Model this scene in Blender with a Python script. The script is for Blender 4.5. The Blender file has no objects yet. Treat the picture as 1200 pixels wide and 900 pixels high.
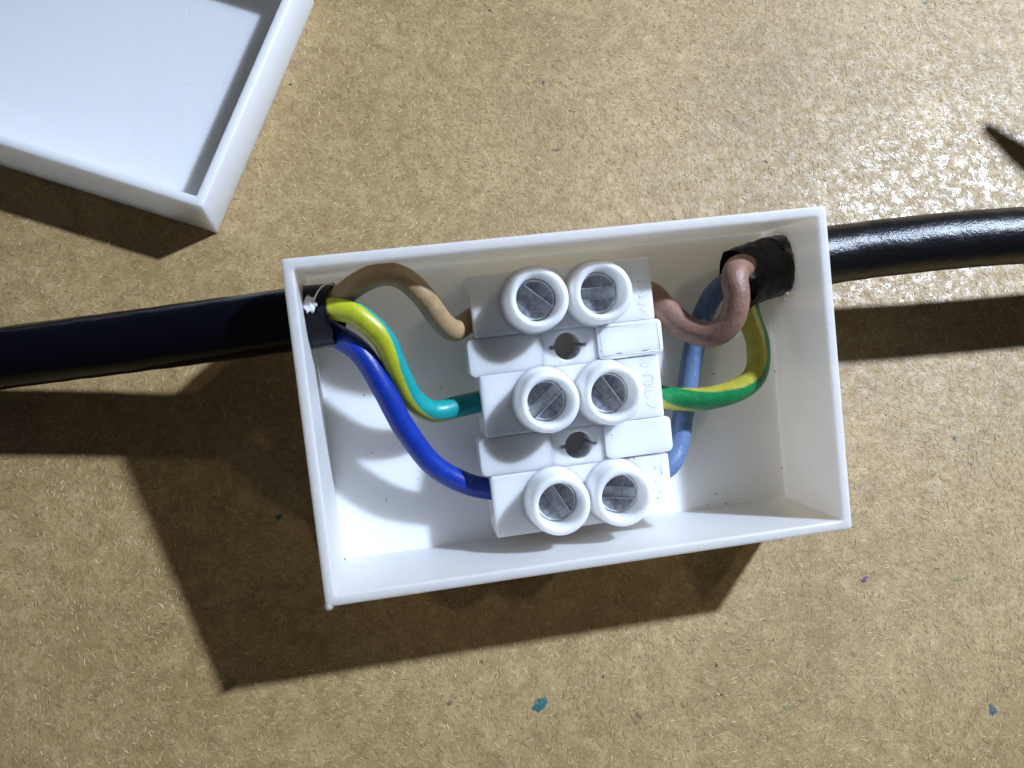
import bpy, bmesh, math, random
from mathutils import Vector, Matrix, noise

random.seed(11)
K = 0.00077                       # one working unit in metres (the box is about 62 mm long)
scene = bpy.context.scene
COL = scene.collection

# ------------------------------------------------------------------ camera
CAM_H = 150.0
FPX = 1000.07                     # focal length for a 1200 px wide frame
CAM_R = Matrix(((0.9955550883609444, 0.0, -0.09418102801855611),
                (-0.022345874232713153, 0.9714449321447988, -0.23621051144045851),
                (0.09149168237281363, 0.23726513399609986, 0.9671269452592068)))
cam_d = bpy.data.cameras.new('camera')
cam = bpy.data.objects.new('camera', cam_d)
COL.objects.link(cam)
cam.matrix_world = Matrix.Translation((0, 0, CAM_H * K)) @ CAM_R.to_4x4()
cam_d.sensor_width = 36.0
cam_d.lens = 36.0 * FPX / 1200.0
cam_d.clip_start = 0.005
cam_d.clip_end = 20.0
scene.camera = cam

# ------------------------------------------------------------------ world: dim room
world = bpy.data.worlds.new('World')
scene.world = world
world.use_nodes = True
wn = world.node_tree.nodes
wn['Background'].inputs['Color'].default_value = (0.80, 0.86, 1.0, 1)
wn['Background'].inputs['Strength'].default_value = 0.07

# ------------------------------------------------------------------ the work lamp, up and to the right
LAMP = Vector((468.0, 338.0, 560.0))
ld = bpy.data.lights.new('work_lamp', 'SPOT')
ld.energy = 28.0
ld.spot_size = math.radians(37)
ld.spot_blend = 1.0
ld.color = (0.70, 0.82, 1.03)
ld.shadow_soft_size = 18 * K
lamp = bpy.data.objects.new('work_lamp', ld)
lamp.location = LAMP * K
lamp.rotation_euler = (Vector((92, 62, 0)) - LAMP).to_track_quat('-Z', 'Y').to_euler()
COL.objects.link(lamp)

# ------------------------------------------------------------------ colour management
scene.view_settings.view_transform = 'Standard'
scene.view_settings.look = 'None'
scene.view_settings.exposure = 0.0
scene.view_settings.gamma = 1.0
scene.view_settings.use_curve_mapping = False
scene.cycles.max_bounces = 11
scene.cycles.diffuse_bounces = 9
scene.cycles.transparent_max_bounces = 16
scene.cycles.use_denoising = True

# ------------------------------------------------------------------ frames of reference
BOX_R = Matrix(((0.9924590753828966, -0.11638928978602808, 0.038451487789551514),
                (0.12255732601989043, 0.9477565081838146, -0.2945119743475251),
                (-0.002164608274108567, 0.29700359327511, 0.9548739079337609)))
BOX_O = Vector((21.369, 33.339, 8.0))          # centre of the box's underside
BL, BW, ZR, ZF, TW = 81.08, 50.10, 21.45, 2.25, 1.6   # length, width, rim height, floor height, wall

def ray(px, py):
    return CAM_R @ Vector(((px - 600) / FPX, -(py - 450) / FPX, -1.0))
def on_board(px, py, z=0.0):
    """place on the board (or at height z above it), measured from the photograph"""
    d = ray(px, py)
    return Vector((0, 0, CAM_H)) + d * ((z - CAM_H) / d.z)
def in_box(px, py, z):
    """place at height z above the box's underside, in the tilted box's own frame"""
    d = BOX_R.transposed() @ ray(px, py)
    o = BOX_R.transposed() @ (Vector((0, 0, CAM_H)) - BOX_O)
    return o + d * ((z - o.z) / d.z)
def b2w(p):
    return BOX_O + BOX_R @ Vector(p)

# ------------------------------------------------------------------ material helpers
def new_mat(name):
    m = bpy.data.materials.new(name)
    m.use_nodes = True
    nt = m.node_tree
    return m, nt, nt.nodes['Principled BSDF'], nt.nodes['Material Output']
def node(nt, kind, **kw):
    n = nt.nodes.new(kind)
    for k, v in kw.items():
        if k in n.inputs.keys():
            n.inputs[k].default_value = v
        else:
            setattr(n, k, v)
    return n
def ramp(nt, fac, stops):
    r = nt.nodes.new('ShaderNodeValToRGB')
    el = r.color_ramp.elements
    while len(el) < len(stops):
        el.new(0.5)
    for e, (p, c) in zip(el, stops):
        e.position = p
        e.color = (*c, 1) if len(c) == 3 else c
    nt.links.new(fac, r.inputs['Fac'])
    return r.outputs['Color']
def tex_noise(nt, vec, scale, detail=4, rough=0.55, dist=0.0):
    n = node(nt, 'ShaderNodeTexNoise', Scale=scale, Detail=detail, Roughness=rough, Distortion=dist)
    nt.links.new(vec, n.inputs['Vector'])
    return n.outputs['Fac']
def mixc(nt, fac, a, b, blend='MIX'):
    n = nt.nodes.new('ShaderNodeMix')
    n.data_type = 'RGBA'
    n.blend_type = blend
    for sock, v in ((n.inputs[0], fac), (n.inputs[6], a), (n.inputs[7], b)):
        if hasattr(v, 'node'):
            nt.links.new(v, sock)
        elif isinstance(v, (int, float)):
            sock.default_value = v
        else:
            sock.default_value = (*v, 1)
    return n.outputs[2]
def math_n(nt, op, a, b=None):
    n = nt.nodes.new('ShaderNodeMath')
    n.operation = op
    for s, v in ((n.inputs[0], a), (n.inputs[1], b)):
        if v is None:
            continue
        if hasattr(v, 'node'):
            nt.links.new(v, s)
        else:
            s.default_value = v
    return n.outputs[0]
def bump(nt, h, strength, dist, bsdf, prev=None):
    b = node(nt, 'ShaderNodeBump', Strength=strength, Distance=dist * K)
    nt.links.new(h, b.inputs['Height'])
    if prev is not None:
        nt.links.new(prev, b.inputs['Normal'])
    if bsdf is not None:
        nt.links.new(b.outputs['Normal'], bsdf.inputs['Normal'])
    return b.outputs['Normal']
def coords(nt, scale=(1, 1, 1), rot=(0, 0, 0)):
    """object coordinates counted in working units"""
    tc = nt.nodes.new('ShaderNodeTexCoord')
    mp = nt.nodes.new('ShaderNodeMapping')
    mp.inputs['Scale'].default_value = [s / K for s in scale]
    mp.inputs['Rotation'].default_value = rot
    nt.links.new(tc.outputs['Object'], mp.inputs['Vector'])
    return mp.outputs['Vector']

# hardboard
def board_material():
    m, nt, b, out = new_mat('hardboard')
    v = coords(nt)
    big = tex_noise(nt, v, 0.035, 4, 0.6)
    mid = tex_noise(nt, v, 0.27, 8, 0.76, 0.6)
    fine = tex_noise(nt, v, 1.7, 6, 0.75, 0.8)
    c = ramp(nt, mid, [(0.28, (0.255, 0.165, 0.066)), (0.5, (0.38, 0.262, 0.113)), (0.72, (0.52, 0.382, 0.188))])
    c2 = ramp(nt, fine, [(0.3, (0.66, 0.62, 0.55)), (0.55, (1, 1, 1)), (0.75, (1.22, 1.20, 1.14))])
    c = mixc(nt, 0.85, c, c2, 'MULTIPLY')
    c3 = ramp(nt, big, [(0.33, (0.86, 0.82, 0.75)), (0.66, (1.10, 1.10, 1.12))])
    c = mixc(nt, 1.0, c, c3, 'MULTIPLY')
    dark = tex_noise(nt, v, 0.9, 3, 0.5)
    c = mixc(nt, ramp(nt, dark, [(0.70, (0, 0, 0)), (0.78, (1, 1, 1))]), c, (0.20, 0.12, 0.05))
    nt.links.new(c, b.inputs['Base Color'])
    r = ramp(nt, tex_noise(nt, v, 0.45, 4, 0.7), [(0.38, (0.40,) * 3), (0.62, (0.66,) * 3)])
    nt.links.new(r, b.inputs['Roughness'])
    b.inputs['Specular IOR Level'].default_value = 0.5
    n1 = bump(nt, fine, 0.35, 0.22, None)
    bump(nt, tex_noise(nt, v, 0.6, 4, 0.6), 0.3, 0.4, b, n1)
    # pressed, half-sealed skin: glossy in flakes
    flake = tex_noise(nt, v, 0.42, 6, 0.76, 0.5)
    w = ramp(nt, flake, [(0.50, (0, 0, 0)), (0.58, (1, 1, 1))])
    nt.links.new(math_n(nt, 'MULTIPLY', w, 0.22), b.inputs['Coat Weight'])
    b.inputs['Coat Roughness'].default_value = 0.15
    cb = node(nt, 'ShaderNodeBump', Strength=0.17, Distance=0.3 * K)
    nt.links.new(tex_noise(nt, v, 1.2, 5, 0.7), cb.inputs['Height'])
    nt.links.new(cb.outputs['Normal'], b.inputs['Coat Normal'])
    return m

def fibre_material():
    m, nt, b, out = new_mat('wood_fibre')
    g = nt.nodes.new('ShaderNodeNewGeometry')
    c = ramp(nt, g.outputs['Random Per Island'],
             [(0.0, (0.20, 0.125, 0.048)), (0.2, (0.32, 0.215, 0.09)), (0.75, (0.45, 0.325, 0.15)), (1.0, (0.64, 0.51, 0.28))])
    nt.links.new(c, b.inputs['Base Color'])
    b.inputs['Roughness'].default_value = 0.55
    b.inputs['Specular IOR Level'].default_value = 0.35
    return m

# printed white plastic: part of the light goes straight through, warmed on its way
def pla_material(name, floor=False, through=0.3, diffuse=(0.95, 0.952, 0.955)):
    m, nt, b, out = new_mat(name)
    v = coords(nt)
    sep = nt.nodes.new('ShaderNodeSeparateXYZ')
    nt.links.new(v, sep.inputs[0])
    if floor:
        s = math_n(nt, 'ADD', sep.outputs['X'], sep.outputs['Y'])
        line = math_n(nt, 'SINE', math_n(nt, 'MULTIPLY', s, 8.5))
        st, di = 0.06, 0.06
    else:
        line = math_n(nt, 'SINE', math_n(nt, 'MULTIPLY', sep.outputs['Z'], 22.0))
        st, di = 0.18, 0.05
    n1 = bump(nt, line, st, di, None)
    n2 = bump(nt, tex_noise(nt, v, 0.5, 5, 0.6), 0.14, 0.5, b, n1)
    dirt = ramp(nt, tex_noise(nt, v, 1.1, 5, 0.7), [(0.30, (0.70, 0.68, 0.63)), (0.37, (1, 1, 1))])
    tone = ramp(nt, tex_noise(nt, v, 0.09, 4, 0.6), [(0.3, (0.955, 0.955, 0.94)), (0.7, (1.0, 1.0, 1.0))])
    c = mixc(nt, 0.5, diffuse, dirt, 'MULTIPLY')
    c = mixc(nt, 1.0, c, tone, 'MULTIPLY')
    nt.links.new(c, b.inputs['Base Color'])
    b.inputs['Roughness'].default_value = 0.38
    b.inputs['Specular IOR Level'].default_value = 0.45
    b.inputs['Subsurface Weight'].default_value = 1.0
    b.inputs['Subsurface Radius'].default_value = (1.0, 0.9, 0.78)
    b.inputs['Subsurface Scale'].default_value = 2.6 * K
    tl = node(nt, 'ShaderNodeBsdfTranslucent', Color=(0.96, 0.945, 0.91, 1))
    nt.links.new(n2, tl.inputs['Normal'])
    tp = node(nt, 'ShaderNodeBsdfTransparent', Color=(1.0, 0.88, 0.68, 1))
    m1 = node(nt, 'ShaderNodeMixShader', Fac=0.06)
    nt.links.new(b.outputs[0], m1.inputs[1]); nt.links.new(tl.outputs[0], m1.inputs[2])
    m2 = node(nt, 'ShaderNodeMixShader', Fac=through)
    nt.links.new(m1.outputs[0], m2.inputs[1]); nt.links.new(tp.outputs[0], m2.inputs[2])
    nt.links.new(m2.outputs[0], out.inputs['Surface'])
    return m

def nylon_material(name, colour=(0.87, 0.873, 0.875), rough=0.32, sss=1.0):
    m, nt, b, out = new_mat(name)
    v = coords(nt)
    dirt = ramp(nt, tex_noise(nt, v, 1.4, 4, 0.7), [(0.29, (0.6, 0.58, 0.55)), (0.335, (1, 1, 1))])
    c = mixc(nt, 0.6, colour, dirt, 'MULTIPLY')
    nt.links.new(c, b.inputs['Base Color'])
    b.inputs['Roughness'].default_value = rough
    b.inputs['Subsurface Weight'].default_value = sss
    b.inputs['Subsurface Radius'].default_value = (1.0, 0.95, 0.85)
    b.inputs['Subsurface Scale'].default_value = 3.0 * K
    bump(nt, tex_noise(nt, v, 0.8, 4, 0.6), 0.12, 0.4, b)
    return m

def pvc_material(name, colour, rough=0.3, bumpy=0.15, second=None, wear=0.0, tint=0.15, band=0.49):
    """insulation; 'second' is the other stripe, laid by the tube's own u (around) co-ordinate"""
    m, nt, b, out = new_mat(name)
    v = coords(nt)
    c = colour
    if second is not None:
        uv = nt.nodes.new('ShaderNodeUVMap')
        sp = nt.nodes.new('ShaderNodeSeparateXYZ')
        nt.links.new(uv.outputs[0], sp.inputs[0])
        wob = math_n(nt, 'MULTIPLY', math_n(nt, 'SUBTRACT', tex_noise(nt, v, 0.35, 2), 0.5), 0.05)
        x = math_n(nt, 'ADD', sp.outputs['X'], wob)
        fac = ramp(nt, x, [(0.5 - band / 2 - 0.012, (0, 0, 0)), (0.5 - band / 2 + 0.012, (1, 1, 1)), (0.5 + band / 2 - 0.012, (1, 1, 1)), (0.5 + band / 2 + 0.012, (0, 0, 0))])
        c = mixc(nt, fac, colour, second)
    n = tex_noise(nt, v, 0.6, 4, 0.6)
    sh = ramp(nt, n, [(0.3, (1 - tint,) * 3), (0.7, (1 + tint,) * 3)])
    c = mixc(nt, 1.0, c, sh, 'MULTIPLY')
    if wear > 0:
        w = ramp(nt, tex_noise(nt, v, 1.6, 5, 0.75), [(0.56, (0, 0, 0)), (0.70, (1, 1, 1))])
        f = math_n(nt, 'MULTIPLY', w, wear)
        c = mixc(nt, f, c, (0.45, 0.42, 0.38))
    nt.links.new(c, b.inputs['Base Color'])
    b.inputs['Roughness'].default_value = rough
    b.inputs['Specular IOR Level'].default_value = 0.5
    n1 = bump(nt, tex_noise(nt, v, 2.2, 4, 0.65), bumpy, 0.35, None)
    bump(nt, tex_noise(nt, v, 0.45, 3, 0.5), bumpy, 0.5, b, n1)
    return m

def plain_material(name, colour, rough=0.5, metal=0.0, bumpy=0.0, bscale=2.0):
    m, nt, b, out = new_mat(name)
    v = coords(nt)
    n = tex_noise(nt, v, bscale, 4, 0.65)
    c = mixc(nt, 1.0, colour, ramp(nt, n, [(0.3, (0.75,) * 3), (0.7, (1.2,) * 3)]), 'MULTIPLY')
    nt.links.new(c, b.inputs['Base Color'])
    b.inputs['Roughness'].default_value = rough
    b.inputs['Metallic'].default_value = metal
    if bumpy:
        bump(nt, n, bumpy, 0.4, b)
    return m

def screw_material(name, lo, mid, hi):
    m, nt, b, out = new_mat(name)
    v = coords(nt, (1, 0.14, 1))
    n = tex_noise(nt, v, 2.6, 5, 0.7)
    v2 = coords(nt)
    n2 = tex_noise(nt, v2, 0.55, 4, 0.6)
    c = mixc(nt, 1.0, ramp(nt, n2, [(0.36, lo), (0.52, mid), (0.7, hi)]),
             ramp(nt, n, [(0.3, (0.7,) * 3), (0.65, (1.15,) * 3)]), 'MULTIPLY')
    nt.links.new(c, b.inputs['Base Color'])
    b.inputs['Metallic'].default_value = 0.75
    nt.links.new(ramp(nt, n2, [(0.3, (0.48,) * 3), (0.7, (0.30,) * 3)]), b.inputs['Roughness'])
    n1 = bump(nt, n, 0.35, 0.15, None)
    bump(nt, n2, 0.2, 0.3, b, n1)
    return m

M = dict(
    board=board_material(), fibre=fibre_material(),
    wall=pla_material('white_print', False, 0.27), floor=pla_material('white_print_floor', True, 0.03),
    lid=pla_material('white_print_lid', False, 0.10), lid_floor=pla_material('white_print_lid_floor', True, 0.03),
    nylon=nylon_material('white_nylon'), tab=nylon_material('frosted_nylon', (0.74, 0.745, 0.74), 0.4, 1.0),
    mark=plain_material('moulded_white', (0.80, 0.80, 0.80), 0.4),
    screw=screw_material('zinc_screw_head', (0.20, 0.195, 0.235), (0.32, 0.325, 0.37), (0.58, 0.60, 0.63)),
    slot=screw_material('zinc_slot_painted_glint', (0.52, 0.55, 0.57), (0.74, 0.77, 0.79), (0.86, 0.88, 0.9)),
    sheath=pvc_material('black_sheath', (0.0025, 0.0025, 0.006), 0.18, 0.04),
    sheath_rough=pvc_material('black_sheath_grained', (0.004, 0.004, 0.005), 0.29, 0.26),
    sheath_cut=pvc_material('black_sheath_cut', (0.004, 0.0036, 0.0036), 0.30, 0.7, wear=0.05),
    tan=pvc_material('tan_insulation', (0.37, 0.245, 0.125), 0.40, 0.12),
    brown=pvc_material('brown_insulation', (0.25, 0.135, 0.095), 0.40, 0.35, wear=0.22),
    blue=pvc_material('deep_blue_insulation', (0.004, 0.032, 0.31), 0.34, 0.15),
    sky=pvc_material('pale_blue_insulation', (0.105, 0.175, 0.33), 0.42, 0.30, wear=0.25),
    earth=pvc_material('yellow_teal_insulation', (0.44, 0.47, 0.02), 0.36, 0.08, second=(0.005, 0.30, 0.29), band=0.43),
    earth2=pvc_material('yellow_green_insulation', (0.48, 0.44, 0.055), 0.28, 0.25, second=(0.012, 0.23, 0.07), wear=0.3, band=0.31),
    thread=plain_material('white_thread', (0.75, 0.75, 0.74), 0.6),
    crumb=plain_material('white_crumb', (0.72, 0.72, 0.75), 0.5, 0, 0.5),
    soot=plain_material('dark_crumb', (0.03, 0.028, 0.026), 0.7),
    rust=plain_material('brown_crumb', (0.16, 0.12, 0.06), 0.7),
    teal=plain_material('teal_paint', (0.014, 0.115, 0.115), 0.55, 0, 0.3),
    cobalt=plain_material('blue_paint', (0.055, 0.09, 0.105), 0.6, 0, 0.3),
    violet=plain_material('violet_paint', (0.13, 0.05, 0.12), 0.6, 0, 0.3),
    moss=plain_material('green_paint', (0.22, 0.20, 0.09), 0.6, 0, 0.3),
    steel=plain_material('caster_steel', (0.5, 0.5, 0.5), 0.3, 1.0),
    grip=plain_material('caster_grip', (0.35, 0.03, 0.02), 0.4),
)

M['sheath_cut'].node_tree.nodes['Principled BSDF'].inputs['Specular IOR Level'].default_value = 0.22
M['sheath'].node_tree.nodes['Principled BSDF'].inputs['Specular IOR Level'].default_value = 0.22

# ------------------------------------------------------------------ mesh helpers (all lengths in working units)
def link(name, me, mat, parent=None, smooth=False):
    o = bpy.data.objects.new(name, me)
    COL.objects.link(o)
    for mm in (mat if isinstance(mat, (list, tuple)) else [mat]):
        me.materials.append(mm)
    if parent is not None:
        o.parent = parent
    if smooth:
        for p in me.polygons:
            p.use_smooth = True
    return o
def from_bm(name, bm, mat, parent=None, smooth=False):
    bmesh.ops.scale(bm, vec=(K, K, K), verts=bm.verts)
    bm.normal_update()
    me = bpy.data.meshes.new(name)
    bm.to_mesh(me)
    bm.free()
    return link(name, me, mat, parent, smooth)
def smooth_by_angle(o, deg=35):
    me = o.data
    for p in me.polygons:
        p.use_smooth = True
    bm = bmesh.new(); bm.from_mesh(me)
    for e in bm.edges:
        if len(e.link_faces) == 2 and e.calc_face_angle(0) > math.radians(deg):
            e.smooth = False
    bm.to_mesh(me); bm.free()
def empty(name, loc=(0, 0, 0), rot=None):
    o = bpy.data.objects.new(name, None)
    COL.objects.link(o)
    o.empty_display_size = 0.005
    M4 = Matrix.Translation(Vector(loc) * K)
    if rot is not None:
        M4 = M4 @ rot.to_4x4()
    o.matrix_world = M4
    return o
def tag(o, label=None, cat=None, group=None, kind=None):
    for k, v in (('label', label), ('category', cat), ('group', group), ('kind', kind)):
        if v:
            o[k] = v
    return o
def box_bm(x0, x1, y0, y1, z0, z1, bev=0.0, seg=2):
    bm = bmesh.new()
    bmesh.ops.create_cube(bm, size=1)
    for v in bm.verts:
        v.co = Vector(((x0 + x1) / 2 + v.co.x * (x1 - x0), (y0 + y1) / 2 + v.co.y * (y1 - y0), (z0 + z1) / 2 + v.co.z * (z1 - z0)))
    if bev:
        bmesh.ops.bevel(bm, geom=bm.edges[:], offset=bev, segments=seg, affect='EDGES', profile=0.5)
    return bm
def tray_bm(x0, x1, y0, y1, h, floor, t, bev=0.3):
    """an open tray: outer box, inner box, rounded print edges"""
    bm = bmesh.new()
    def ring(ins, z):
        return [bm.verts.new((x0 + ins, y0 + ins, z)), bm.verts.new((x1 - ins, y0 + ins, z)),
                bm.verts.new((x1 - ins, y1 - ins, z)), bm.verts.new((x0 + ins, y1 - ins, z))]
    a, b, c, d = ring(0, 0), ring(0, h), ring(t, h), ring(t, floor)
    bm.faces.new(a[::-1]); bm.faces.new(d)
    for p, q in ((a, b), (b, c), (c, d)):
        for i in range(4):
            j = (i + 1) % 4
            bm.faces.new((p[i], p[j], q[j], q[i]))
    bmesh.ops.recalc_face_normals(bm, faces=bm.faces)
    bmesh.ops.bevel(bm, geom=bm.edges[:], offset=bev, segments=2, affect='EDGES', profile=0.5)
    return bm
def lathe_bm(profile, n=48, close=False):
    bm = bmesh.new()
    rings = []
    for r, z in profile:
        rings.append([bm.verts.new((r * math.cos(2 * math.pi * i / n), r * math.sin(2 * math.pi * i / n), z)) for i in range(n)])
    for p, q in zip(rings, rings[1:]):
        for i in range(n):
            j = (i + 1) % n
            bm.faces.new((p[i], p[j], q[j], q[i]))
    if close:
        bm.faces.new(rings[0][::-1]); bm.faces.new(rings[-1])
    bmesh.ops.recalc_face_normals(bm, faces=bm.faces)
    return bm
def catmull(pts, per=10):
    P = [Vector(p) for p in pts]
    P = [P[0] * 2 - P[1]] + P + [P[-1] * 2 - P[-2]]
    out = []
    for i in range(1, len(P) - 2):
        for s in range(per):
            t = s / per
            a, b, c, d = P[i - 1], P[i], P[i + 1], P[i + 2]
            out.append(0.5 * ((2 * b) + (c - a) * t + (2 * a - 5 * b + 4 * c - d) * t * t + (3 * b - a - 3 * c + d) * t ** 3))
    out.append(P[-2].copy())
    return out
def tube_bm(path, radius, n=24, stripe=None, up=Vector((0, 0, 1)), caps=True, wobble=0.0, seed=0.0, jag=0.0, wscale=0.35):
    """tube along a path; radius is a number or f(t); the uv's u runs round the tube from the stripe's angle"""
    bm = bmesh.new()
    uvl = bm.loops.layers.uv.new('UVMap')
    N = len(path)
    rings, start = [], []
    side = None
    for i, p in enumerate(path):
        t = (path[min(i + 1, N - 1)] - path[max(i - 1, 0)]).normalized()
        if side is None:
            side = t.cross(up).normalized()
        side = (side - t * side.dot(t)).normalized()
        # drift back to the level frame so that angles keep their meaning along the wire
        lv = t.cross(up)
        if lv.length > 0.35:
            side = (side * 0.6 + lv.normalized() * 0.4)
            side = (side - t * side.dot(t)).normalized()
        nrm = side.cross(t)
        f = i / (N - 1)
        r = radius(f) if callable(radius) else radius
        ring = []
        for k in range(n):
            a = 2 * math.pi * k / n
            rr = r
            if wobble:
                q = p + side * math.cos(a) * r + nrm * math.sin(a) * r
                rr = r * (1 + wobble * noise.noise(q * wscale + Vector((seed, seed, 0))))
            off = Vector()
            if jag and i in (0, N - 1):
                off = t * (jag * noise.noise(Vector((math.cos(a) * 3.4, math.sin(a) * 3.4, seed + i))) * 1.6)
            ring.append(bm.verts.new(p + side * math.cos(a) * rr + nrm * math.sin(a) * rr + off))
        rings.append(ring)
        start.append(stripe(f) if stripe else 0.0)
    for i in range(N - 1):
        for k in range(n):
            j = (k + 1) % n
            fc = bm.faces.new((rings[i][k], rings[i][j], rings[i + 1][j], rings[i + 1][k]))
            for lp, (ii, kk) in zip(fc.loops, ((i, k), (i, k + 1), (i + 1, k + 1), (i + 1, k))):
                lp[uvl].uv = (kk / n, ii / (N - 1))
            # wrap relative to the stripe's start angle without a seam inside a face
            base = (k / n - start[i] / 360.0) % 1.0
            base2 = (k / n - start[i + 1] / 360.0) % 1.0
            if base2 - base > 0.5: base2 -= 1
            if base - base2 > 0.5: base2 += 1
            us = (base, base + 1 / n, base2 + 1 / n, base2)
            for lp, uu in zip(fc.loops, us):
                lp[uvl].uv = (uu, lp[uvl].uv[1])
    if caps:
        bm.faces.new(rings[0][::-1]); bm.faces.new(rings[-1])
    bmesh.ops.recalc_face_normals(bm, faces=bm.faces)
    return bm
def boolean_cut(o, cutters):
    for bm in cutters:
        cu = from_bm('cutter', bm, M['wall'])
        cu.matrix_world = o.matrix_world
        md = o.modifiers.new('cut', 'BOOLEAN')
        md.operation = 'DIFFERENCE'; md.solver = 'EXACT'; md.object = cu
        dg = bpy.context.evaluated_depsgraph_get()
        me = bpy.data.meshes.new_from_object(o.evaluated_get(dg))
        o.modifiers.clear()
        o.data = me
        cd = cu.data
        bpy.data.objects.remove(cu); bpy.data.meshes.remove(cd)
def chip_bm(sx, sy, sz, seed, n=9):
    """an irregular low crumb or fleck"""
    bm = bmesh.new()
    top = bm.verts.new((0, 0, sz))
    ring = []
    for i in range(n):
        a = 2 * math.pi * i / n
        r = 0.62 + 0.55 * noise.noise(Vector((math.cos(a) * 1.3, math.sin(a) * 1.3, seed * 3.7)))
        ring.append(bm.verts.new((math.cos(a) * r * sx, math.sin(a) * r * sy, 0)))
    mid = [bm.verts.new((v.co.x * 0.7, v.co.y * 0.7, sz * 0.9)) for v in ring]
    for i in range(n):
        j = (i + 1) % n
        bm.faces.new((ring[i], ring[j], mid[j], mid[i]))
        bm.faces.new((mid[i], mid[j], top))
    return bm

# ------------------------------------------------------------------ the board
bm = box_bm(-330, 400, -240, 360, -4.0, 0.0)
board = from_bm('board', bm, M['board'])
tag(board, 'brown hardboard worktop under everything', 'board', kind='structure')

def fibres():
    verts, faces = [], []
    rnd = random.Random(5)
    for _ in range(150000):
        x, y = rnd.uniform(-95, 142), rnd.uniform(-42, 136)
        if rnd.random() > 0.45 + 0.9 * (noise.noise(Vector((x * 0.11, y * 0.11, 3))) * 0.5 + 0.5):
            continue
        flow = noise.noise(Vector((x * 0.022, y * 0.022, 9))) * 2.6 - 0.7
        a = flow + rnd.gauss(0, 0.75)
        L = rnd.uniform(0.35, 1.15) * (1.0 if rnd.random() < 0.93 else 1.6)
        w = rnd.uniform(0.03, 0.075)
        z = rnd.uniform(0.006, 0.025)
        curve = rnd.gauss(0, 0.5)
        roll = rnd.gauss(0, 0.35)
        n0 = len(verts)
        px, py = x - math.cos(a) * L / 2, y - math.sin(a) * L / 2
        for k in range(4):
            t = k / 3
            b = a + curve * (t - 0.5)
            ww = w * (0.35 if k in (0, 3) else 1.0)
            lift = z * (0.25 if k in (0, 3) else 1.0) + 0.012
            sx, sy = -math.sin(b) * ww, math.cos(b) * ww
            dz = math.sin(roll) * ww
            verts.append(((px + sx) * K, (py + sy) * K, max(lift + dz, 0.006) * K))
            verts.append(((px - sx) * K, (py - sy) * K, max(lift - dz, 0.006) * K))
            px += math.cos(b) * L / 3; py += math.sin(b) * L / 3
        for k in range(3):
            q = n0 + 2 * k
            faces.append((q, q + 1, q + 3, q + 2))
    me = bpy.data.meshes.new('wood_fibres')
    me.from_pydata(verts, [], faces)
    o = link('wood_fibres', me, M['fibre'], board)
    o['kind'] = 'stuff'
fibres()

FLECKS = [  # px, py, half sizes, turn, paint
    (632, 828, 1.5, 0.95, 60, 'teal'), (1163, 832, 0.75, 0.75, 0, 'cobalt'), (1013, 679, 0.65, 0.5, 30, 'violet'),
    (1123, 678, 0.9, 0.5, 20, 'moss'), (921, 829, 0.5, 0.4, 0, 'moss'), (845, 814, 0.3, 0.25, 0, 'soot'),
    (327, 606, 0.7, 0.4, 10, 'teal'), (637, 97, 0.4, 0.35, 50, 'cobalt'), (1118, 513, 0.5, 0.35, 40, 'cobalt'),
    (1138, 544, 0.3, 0.25, 40, 'violet'), (652, 176, 0.8, 0.4, 10, 'rust'), (898, 190, 0.45, 0.18, -25, 'soot'),
    (707, 793, 0.35, 0.2, 60, 'soot'), (565, 775, 0.25, 0.25, 0, 'soot'), (840, 779, 0.5, 0.13, 100, 'soot'),
    (749, 840, 0.9, 0.4, -50, 'rust'), (340, 99, 0.3, 0.3, 0, 'soot'), (839, 780, 0.4, 0.12, 80, 'soot'),
    (1083, 4, 0.4, 0.3, 0, 'teal'), (975, 595, 0.35, 0.3, 0, 'cobalt'), (527, 824, 0.5, 0.4, 0, 'rust'),
    (574, 12, 0.3, 0.25, 0, 'soot'), (668, 130, 0.4, 0.3, 0, 'rust'),
]
for i, (px, py, sx, sy, turn, paint) in enumerate(FLECKS):
    o = from_bm('paint_fleck', chip_bm(sx * 1.6, sy * 1.6, 0.035, i + 1.3, 15), M[paint], board, True)
    o.location = (on_board(px, py) + Vector((0, 0, 0.004))) * K
    o.rotation_euler.z = math.radians(turn)
# a pale scratch that shows in the box's shadow
sc = [on_board(*p) + Vector((0, 0, 0.03)) for p in ((236, 716), (262, 708), (285, 703), (302, 692), (318, 686), (350, 685), (382, 684))]
from_bm('scratch', tube_bm(catmull(sc, 5), 0.05, 6), plain_material('pale_scratch', (0.26, 0.21, 0.14), 0.6), board)

# ------------------------------------------------------------------ the lid, upside down
LID_R = Matrix.Rotation(-0.3116, 3, 'Z')
lid = empty('box_lid', (-39.06, 65.02, 0.02), LID_R)
tag(lid, 'shallow white plastic tray-like lid lying upside down beside the box', 'lid')
bm = tray_bm(-82.0, 0, 0, 52.0, 11.04, 2.2, 1.75, 0.28)
for f in bm.faces:
    cz = f.calc_center_median().z
    f.material_index = 1 if (abs(f.normal.z) > 0.9 and cz < 3) else 0
o = from_bm('shell', bm, [M['lid'], M['lid_floor']], lid)
smooth_by_angle(o, 40)

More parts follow.
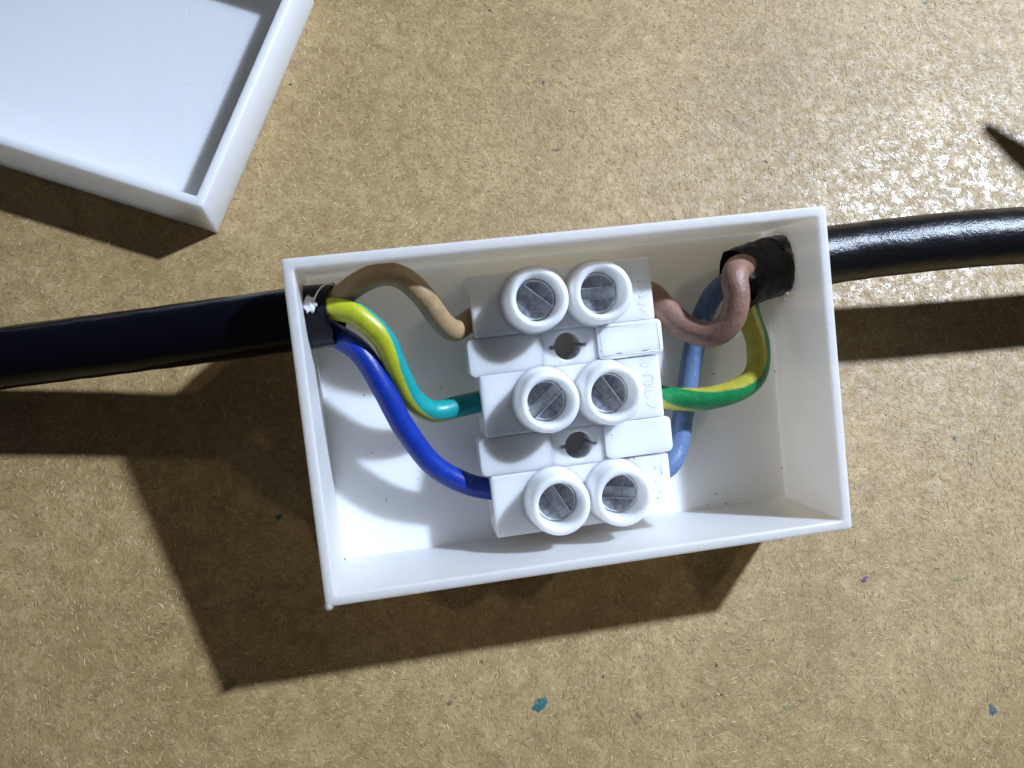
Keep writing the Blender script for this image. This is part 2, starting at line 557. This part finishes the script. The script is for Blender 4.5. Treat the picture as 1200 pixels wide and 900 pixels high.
# ------------------------------------------------------------------ the box
box = empty('junction_box', BOX_O, BOX_R)
tag(box, 'open white printed plastic box holding the terminal block and wires', 'box')
bpy.context.view_layer.update()
HOLE_L = Vector((-40.5, 16.9, 9.6))
HOLE_R = Vector((40.5, 17.4, 7.5))
bm = tray_bm(-BL / 2, BL / 2, -BW / 2, BW / 2, ZR, ZF, TW, 0.3)
shell = from_bm('shell', bm, [M['wall'], M['floor']], box)
bpy.context.view_layer.update()
def hole_cut(c, r, ax, seed):
    return tube_bm([c - ax * 4, c - ax * 1.5, c, c + ax * 1.5, c + ax * 4], r, 48, wobble=0.11, seed=seed, wscale=0.9)
boolean_cut(shell, [hole_cut(HOLE_L, 5.0, Vector((1, 0, 0.1)), 2.0), hole_cut(HOLE_R, 5.35, Vector((1, 0.12, -0.06)), 5.0)])
if len(shell.data.materials) < 2:
    shell.data.materials.clear(); shell.data.materials.append(M['wall']); shell.data.materials.append(M['floor'])
for p in shell.data.polygons:
    p.material_index = 1 if (abs(p.normal.z) > 0.9 and p.center.z < 3 * K) else 0
# blob of plastic at the near left rim corner and a drip at the seam
for (x, y, z, s) in ((-40.1, -25.05, 20.75, 0.72), (-39.9, -25.0, 20.0, 0.6)):
    bm = bmesh.new(); bmesh.ops.create_icosphere(bm, subdivisions=3, radius=s)
    for v in bm.verts:
        v.co = Vector((v.co.x * 0.9, v.co.y * 1.0, v.co.z * 1.2)) * (1 + 0.1 * noise.noise(v.co * 1.5)) + Vector((x, y, z))
    from_bm('corner_blob', bm, M['wall'], box, True)

# ------------------------------------------------------------------ the terminal block (in the box's frame)
BLOCK_O = Vector((0.7, -0.2, ZF + 0.03))
block = empty('terminal_block', b2w(BLOCK_O), BOX_R)
tag(block, 'white three-pole screw terminal block in the middle of the box', 'terminal block')
def B(p):                              # box frame -> block frame
    return Vector(p) - BLOCK_O
TOP = 11.9
ENTRY_Z = 6.8
POLE_Y = (15.75, 0.0, -16.05)
X0, X1 = -13.9, 15.2
bpy.context.view_layer.update()
for py in POLE_Y:
    a, b_ = B((X0, py - 4.95, ZF + 0.03)), B((X1, py + 4.95, TOP))
    bm = box_bm(a.x, b_.x, a.y, b_.y, a.z, b_.z, 0.28)
    o = from_bm('pole_housing', bm, M['nylon'], block)
    bpy.context.view_layer.update()
    cuts = []
    for xe in (X0, X1):
        c = B((xe, py, ENTRY_Z))
        cuts.append(tube_bm([c + Vector((-4.5, 0, 0)), c + Vector((4.5, 0, 0))], 2.5, 24, up=Vector((0, 0, 1))))
    for tx in (-4.1, 5.9):
        c = B((tx, py, TOP - 1.0))
        cuts.append(tube_bm([c + Vector((0, 0, -1.2)), c + Vector((0, 0, 3))], 3.28, 32, up=Vector((0, 1, 0))))
    boolean_cut(o, cuts)
# webs with their screw holes
for (hx, hy), (y0, y1) in (((0.65, 8.0), (4.9, 10.85)), ((0.7, -7.95), (-11.15, -4.9))):
    a, b_ = B((-4.2, y0, 5.0)), B((6.0, y1, TOP - 0.35))
    bm = box_bm(a.x, b_.x, a.y, b_.y, a.z, b_.z)
    o = from_bm('web', bm, M['nylon'], block)
    bpy.context.view_layer.update()
    c = B((hx, hy, 8))
    cut = tube_bm([c + Vector((0, 0, -6)), c + Vector((0, 0, 6))], 2.2, 36, up=Vector((0, 1, 0)))
    sl1 = box_bm(c.x - 2.95, c.x - 1.6, c.y - 0.35, c.y + 0.35, c.z - 6, c.z + 6)
    sl2 = box_bm(c.x + 1.6, c.x + 3.1, c.y - 0.3, c.y + 0.3, c.z - 6, c.z + 6)
    boolean_cut(o, [cut, sl1, sl2])
# the four side tabs
def tab_bm(x0, x1, y0, y1, z0, z1, r, round_left):
    bm = bmesh.new()
    pts = []
    def corner(cx, cy, a0, rr):
        for k in range(6):
            a = math.radians(a0 + 90 * k / 5)
            pts.append((cx + rr * math.cos(a), cy + rr * math.sin(a)))
    corner(x1 - r, y1 - r, 0, r); corner(x0 + r, y1 - r, 90, r); corner(x0 + r, y0 + r, 180, r); corner(x1 - r, y0 + r, 270, r)
    lo = [bm.verts.new((x, y, z0)) for x, y in pts]
    hi = [bm.verts.new((x, y, z1)) for x, y in pts]
    bm.faces.new(lo[::-1]); f = bm.faces.new(hi)
    for i in range(len(pts)):
        j = (i + 1) % len(pts)
        bm.faces.new((lo[i], lo[j], hi[j], hi[i]))
    bmesh.ops.bevel(bm, geom=list(f.edges), offset=0.16, segments=2, affect='EDGES')
    return bm
for (x0, x1, y0, y1, z1, mat, frame) in (
        (-15.2, -3.35, 4.75, 10.75, TOP - 0.25, 'tab', False), (5.45, 16.0, 5.15, 10.75, TOP + 0.22, 'nylon', True),
        (-15.15, -3.45, -11.0, -5.05, TOP - 0.25, 'tab', False), (5.0, 16.0, -10.75, -5.05, TOP + 0.22, 'nylon', False)):
    a, b_ = B((x0, y0, 6.0)), B((x1, y1, z1))
    o = from_bm('side_tab', tab_bm(a.x, b_.x, a.y, b_.y, a.z, b_.z, 0.75, True), M[mat], block)
    smooth_by_angle(o, 40)
    if frame:                         # moulded border standing a little proud
        loop = [Vector((a.x + 0.55, a.y + 0.55, b_.z)), Vector((b_.x - 0.6, a.y + 0.55, b_.z)), Vector((b_.x - 0.6, b_.y - 0.5, b_.z)), Vector((a.x + 0.55, b_.y - 0.5, b_.z))]
        bm = bmesh.new()
        for p, q in zip(loop, loop[1:] + loop[:1]):
            t = tube_bm([p, q], 0.08, 8, up=Vector((0, 0, 1)))
            me = bpy.data.meshes.new('t'); t.to_mesh(me); t.free(); bm.from_mesh(me); bpy.data.meshes.remove(me)
        from_bm('border', bm, M['mark'], o, True)
# moulded strokes beside the right-hand screws (worn, not legible)
STROKES = [
    [((12.9, 16.1), (13.9, 15.2), (12.9, 14.4)), ((12.7, 13.4), (13.9, 13.4)), ((13.0, 12.6), (13.9, 12.0))],
    [((12.0, 3.6), (13.8, 3.3)), ((12.3, 1.9), (13.6, 2.0), (13.9, 1.3), (13.7, 0.5), (12.3, 0.5)), ((13.8, -0.4), (12.7, -0.4), (12.5, -1.2), (12.7, -1.9)), ((12.5, -2.6), (13.7, -3.4))],
    [((12.6, -13.2), (13.8, -13.2), (13.8, -14.4)), ((12.5, -15.4), (13.8, -15.4)), ((12.6, -16.6), (13.7, -17.4), (12.6, -18.2))],
]
for grp in STROKES:
    bm = bmesh.new()
    for st in grp:
        t = tube_bm(catmull([B((x, y, TOP - 0.33)) for x, y in st], 4), 0.37, 14)
        me = bpy.data.meshes.new('t'); t.to_mesh(me); t.free(); bm.from_mesh(me); bpy.data.meshes.remove(me)
    from_bm('moulded_mark', bm, M['mark'], block, True)
# towers and screws
PROFILE = [(5.35, TOP - 0.10), (5.05, TOP + 0.35), (4.93, TOP + 1.0), (4.85, TOP + 4.0), (4.72, TOP + 4.7), (4.45, TOP + 5.2), (4.08, TOP + 5.4),
           (3.74, TOP + 5.34), (3.52, TOP + 5.1), (3.40, TOP + 4.6), (3.33, TOP + 3.0), (3.26, TOP - 1.6)]
SLOT = {(0, 0): -36, (0, 1): 6, (1, 0): 46, (1, 1): -52, (2, 0): -56, (2, 1): -3}
def screw_bm(r=3.17, slot=0.8, depth=0.95):
    bm = bmesh.new()
    n = 22
    def seg(sign):
        a0 = math.asin(slot / r)
        ang = [a0 + (math.pi - 2 * a0) * k / n for k in range(n + 1)]
        loops = []
        for rr, z in ((r, 0), (r, depth - 0.2), (r - 0.3, depth)):
            loops.append([bm.verts.new((rr * math.cos(a), max(rr * math.sin(a), slot + (0 if rr == r else 0.16)) * sign, z)) for a in ang])
        for m_, (p, q) in enumerate(zip(loops, loops[1:])):
            for i in range(n + 1):
                j = (i + 1) % (n + 1)
                bm.faces.new((p[i], p[j], q[j], q[i])).material_index = m_  # chamfer gets the pale slot zinc: a highlight painted into its colour
        bm.faces.new(loops[-1])
    seg(1); seg(-1)
    disc = [bm.verts.new((r * math.cos(2 * math.pi * i / 40), r * math.sin(2 * math.pi * i / 40), 0.0)) for i in range(40)]
    bm.faces.new(disc).material_index = 1
    bmesh.ops.recalc_face_normals(bm, faces=bm.faces)
    return bm
for i, py in enumerate(POLE_Y):
    for j, tx in enumerate((-4.1, 5.9)):
        bm = lathe_bm([(r, z - TOP) for r, z in PROFILE], 56)
        tw = from_bm('screw_tower', bm, M['nylon'], block, True)
        tw.location = B((tx, py, TOP)) * K
        sc_o = from_bm('screw', screw_bm(), [M['screw'], M['slot']], tw)
        sc_o.location = Vector((0, 0, 0.35 + 0.25 * noise.noise(Vector((i * 3.1, j * 2.3, 0))))) * K
        sc_o.rotation_euler.z = math.radians(SLOT[(i, j)] - 7)

# ------------------------------------------------------------------ cables
RC = 1.78
def keyed(f, *ks):
    for (a, va), (b, vb) in zip(ks, ks[1:]):
        if f <= b:
            return va + (vb - va) * (f - a) / (b - a)
    return ks[-1][1]
def wire(name, parent, org, pts, mat, stripe=None, r=RC, label=None, seed=0.0, wob=0.015):
    path = catmull([b2w(in_box(*p)) - org for p in pts], 12)
    o = from_bm(name, tube_bm(path, r, 28, stripe, wobble=wob, seed=seed), M[mat], parent, True)
    if label:
        o['label'] = label
    return o
def sheath(name, parent, org, world_pts, r, mat, seed, jag, wob=0.018, ws=0.35):
    path = catmull([p - org for p in world_pts], 12)
    o = from_bm(name, tube_bm(path, r, 40, wobble=wob, seed=seed, caps=False, jag=jag, wscale=ws), M[mat], parent, True)
    return o

# left cable
def left_cable():
    inner = [b2w(p) for p in ((-40.5, 16.9, 9.6), (-37.6, 16.85, 10.15), (-34.6, 16.8, 10.7))]
    outer = [on_board(-420, 480, 5.2), on_board(-260, 459, 7.5), on_board(-120, 437, 10.5), on_board(0, 420, 13.5), on_board(100, 407, 16.0), on_board(200, 394, 18.5), on_board(290, 382, 20.9)]
    org = on_board(0, 420, 13.5)
    org.z = 0
    root = empty('mains_cable', org)
    tag(root, 'smooth black round cable entering the left wall, stripped to tan, striped and dark blue wires', 'cable', 'cables joined in the box')
    sheath('sheath', root, org, outer + inner, 4.9, 'sheath', 1.0, 0.35)
    tip = inner[-1] - org; d = (inner[-1] - inner[0]).normalized()
    o = from_bm('filling', tube_bm([tip - d * 1.3, tip - d * 0.7], 4.6, 32), M['sheath_cut'], root, True)
    wire('brown_wire', root, org, [(360, 366, 10.0), (382, 358, 11.2), (400, 347, 12.6), (424, 330, 14.0), (450, 321, 14.8), (474, 327, 15.2), (496, 347, 14.6), (517, 376, 12), (532, 387, 9.8), (546, 379, 7.6), (557, 372, ENTRY_Z), (580, 369, ENTRY_Z)], 'tan', seed=3)
    wire('earth_wire', root, org, [(358, 366, 12.6), (376, 363, 13.0), (394, 362, 13.8), (420, 370, 14.6), (449, 397, 14.2), (467, 437, 12.2), (484, 468, 10), (508, 482, 8), (538, 476, 6.7), (565, 470, ENTRY_Z), (590, 467, ENTRY_Z)], 'earth',
         stripe=lambda f: keyed(f, (0, 240), (0.35, 205), (0.58, 165), (0.75, 95), (1, 22)) - 180, seed=4)
    wire('neutral_wire', root, org, [(358, 384, 9), (376, 386, 9.8), (396, 394, 11), (425, 416, 12.8), (450, 457, 12.6), (475, 503, 11.2), (508, 545, 9.2), (545, 566, 7.4), (575, 573, ENTRY_Z), (597, 573, ENTRY_Z)], 'blue', seed=5)
    # the frayed filler thread and a crumb of white stuck to the sheath
    th = [b2w(in_box(*p)) - org for p in ((367, 364, 15.4), (368, 352, 15.6), (373, 341, 15.7), (380, 334, 15.4), (388, 333, 14.2), (394, 338, 12.5))]
    from_bm('filler_thread', tube_bm(catmull(th, 6), 0.13, 8), M['thread'], root, True)
    bm = bmesh.new(); bmesh.ops.create_icosphere(bm, subdivisions=3, radius=1.0)
    cpos = b2w(in_box(363, 357, 15.3)) - org
    for v in bm.verts:
        n = noise.noise(v.co * 1.8 + Vector((4, 1, 2)))
        v.co = Vector((v.co.x * 0.75, v.co.y * 1.35, v.co.z * 0.45)) * (0.95 + 0.65 * n) + cpos
    from_bm('white_crumb', bm, M['crumb'], root, True)
    bm = bmesh.new(); bmesh.ops.create_icosphere(bm, subdivisions=2, radius=0.42)
    for v in bm.verts: v.co += b2w(in_box(369, 357, 15.3)) - org
    from_bm('white_crumb', bm, M['crumb'], root, True)
left_cable()

def right_cable():
    inner = [b2w(p) for p in ((41.5, 17.6, 7.4), (37.5, 17.15, 7.9), (33.5, 16.4, 8.5), (30.6, 15.7, 9.0))]
    outer = [on_board(1000, 295, 19.9), on_board(1100, 283.5, 20.8), on_board(1200, 276, 21.2), on_board(1340, 272, 20.0), on_board(1500, 280, 15.0), on_board(1700, 300, 8.0), on_board(1900, 330, 5.4)]
    org = on_board(1200, 276, 20.8); org.z = 0
    root = empty('mains_cable', org)
    tag(root, 'glossy black cable entering the right wall, stripped to brown, striped and pale blue wires', 'cable', 'cables joined in the box')
    sheath('sheath', root, org, inner[1:][::-1][-1:] + [inner[0]] + outer, 4.9, 'sheath_rough', 2.0, 0.0)
    sheath('cut_end', root, org, [inner[3], inner[2], inner[1] + (inner[1] - inner[2]) * 0.02], 5.0, 'sheath_cut', 7.0, 1.3, 0.07, 0.8)
    tip = inner[3] - org; d = (inner[3] - inner[2]).normalized()
    from_bm('filling', tube_bm([tip - d * 1.6, tip - d * 1.0], 4.6, 32), M['sheath_cut'], root, True)
    wire('brown_wire', root, org, [(905, 316, 9), (880, 314, 10.8), (866, 314, 13.6), (861, 327, 15.8), (863, 352, 16.2), (855, 378, 15.4), (833, 392, 13.6), (806, 385, 11), (781, 364, 8.6), (764, 346, 6.6), (742, 339, ENTRY_Z)], 'brown', r=2.08, seed=6, wob=0.035)
    wire('neutral_wire', root, org, [(895, 322, 7.0), (865, 325, 7.2), (838, 343, 6.6), (822, 375, 5.6), (813, 410, 5.0), (806, 450, 5.0), (800, 490, 5.2), (795, 522, 5.8), (785, 544, ENTRY_Z), (768, 556, ENTRY_Z)], 'sky', seed=7, wob=0.03)
    wire('earth_wire', root, org, [(900, 330, 7), (880, 340, 7), (876, 362, 8.0), (888, 403, 10.2), (886, 437, 11), (866, 456, 11), (830, 467, 10), (800, 468, 8.2), (775, 465, 6.7), (752, 460, ENTRY_Z)], 'earth2',
         stripe=lambda f: keyed(f, (0, 170), (0.45, 165), (0.6, 140), (0.75, 100), (0.88, 60), (1, 15)) - 180, seed=8, wob=0.025, r=1.92)
right_cable()

# ------------------------------------------------------------------ dust and crumbs in the box
SPECKS = [(517, 453, 'soot', 0.34, 0.12, 60), (427, 463, 'soot', 0.2, 0.18, 0), (490, 561, 'soot', 0.3, 0.1, 70), (453, 585, 'rust', 0.55, 0.08, 80),
          (436, 531, 'rust', 0.5, 0.08, 0), (839, 579, 'soot', 0.25, 0.2, 0), (851, 590, 'rust', 0.5, 0.12, -50), (830, 592, 'rust', 0.45, 0.08, 75),
          (404, 655, 'rust', 0.4, 0.35, 0), (420, 655, 'soot', 0.22, 0.18, 0), (434, 653, 'rust', 0.2, 0.15, 0), (446, 651, 'rust', 0.25, 0.14, 0),
          (460, 650, 'rust', 0.2, 0.12, 0), (472, 648, 'rust', 0.16, 0.12, 0), (485, 647, 'rust', 0.18, 0.14, 0), (500, 645, 'rust', 0.25, 0.12, 0), (562, 634, 'soot', 0.22, 0.16, 0),
          (908, 435, 'rust', 0.3, 0.25, 0), (915, 476, 'rust', 0.25, 0.22, 0), (916, 548, 'rust', 0.25, 0.2, 0), (914, 472, 'rust', 0.2, 0.2, 0),
          (775, 478, 'rust', 0.3, 0.3, 0), (801, 440, 'rust', 0.3, 0.2, 0), (816, 466, 'rust', 0.2, 0.2, 0), (836, 438, 'rust', 0.25, 0.25, 0)]
for i, (px, py, mat, sx, sy, turn) in enumerate(SPECKS):
    o = from_bm('crumb', chip_bm(sx, sy, 0.12, i + 40.2, 7), M[mat], box, True)
    o.location = in_box(px, py, ZF + 0.01) * K
    o.rotation_euler.z = math.radians(turn)
for i, (px, py, z, mat, sx, sy, turn) in enumerate([(748, 330, TOP, 'rust', 0.2, 0.18, 0), (704, 412, TOP + 0.22, 'soot', 0.16, 0.14, 0), (717, 510, TOP + 0.22, 'soot', 0.2, 0.12, 0),
                                                  (721, 434, TOP, 'rust', 0.18, 0.15, 0), (737, 537, TOP, 'soot', 0.55, 0.1, -25), (743, 537, TOP, 'soot', 0.42, 0.14, 70),
                                                  (726, 414, TOP + 0.22, 'soot', 1.0, 0.1, -2), (755, 411, TOP + 0.22, 'soot', 1.1, 0.08, 8)]):
    o = from_bm('crumb', chip_bm(sx, sy, 0.1, i + 80.2, 7), M[mat], block, True)
    o.location = B(in_box(px, py, z + 0.005)) * K
    o.rotation_euler.z = math.radians(turn)

# ------------------------------------------------------------------ added unseen tool past the right edge, shaped to throw a shadow wedge
def shadow_caster():
    h = 34.0
    def caster(px, py):                # the point at height h whose lamp shadow falls on this spot of the board
        s = on_board(px, py)
        return s + (LAMP - s) * (h / LAMP.z)
    tip, back = caster(1153, 147), caster(1212, 194)
    d = (back - tip).normalized()
    org = tip.copy(); org.z = 0
    root = empty('shadow_caster', org)
    tag(root, 'added tapered shape out of view that throws a dark wedge of shadow at the right edge', 'shadow_caster')
    P = [(0, 0.9), (0.5, 1.15), (4, 1.7), (8, 2.3), (12, 2.6), (60, 2.6), (90, 2.6)]
    path = [tip - org + d * s for s, r in P]
    rad = [r for s, r in P]
    o = from_bm('caster_tip', tube_bm(path, lambda f: rad[round(f * (len(P) - 1))], 20), M['steel'], root, True)
    G = [(84, 6), (88, 12), (94, 15), (104, 20), (120, 33.9), (170, 33.9), (185, 26), (192, 15)]
    path = [tip - org + d * s for s, r in G]
    rg = [r for s, r in G]
    from_bm('caster_handle', tube_bm(path, lambda f: rg[round(f * (len(G) - 1))], 24), M['grip'], root, True)
shadow_caster()
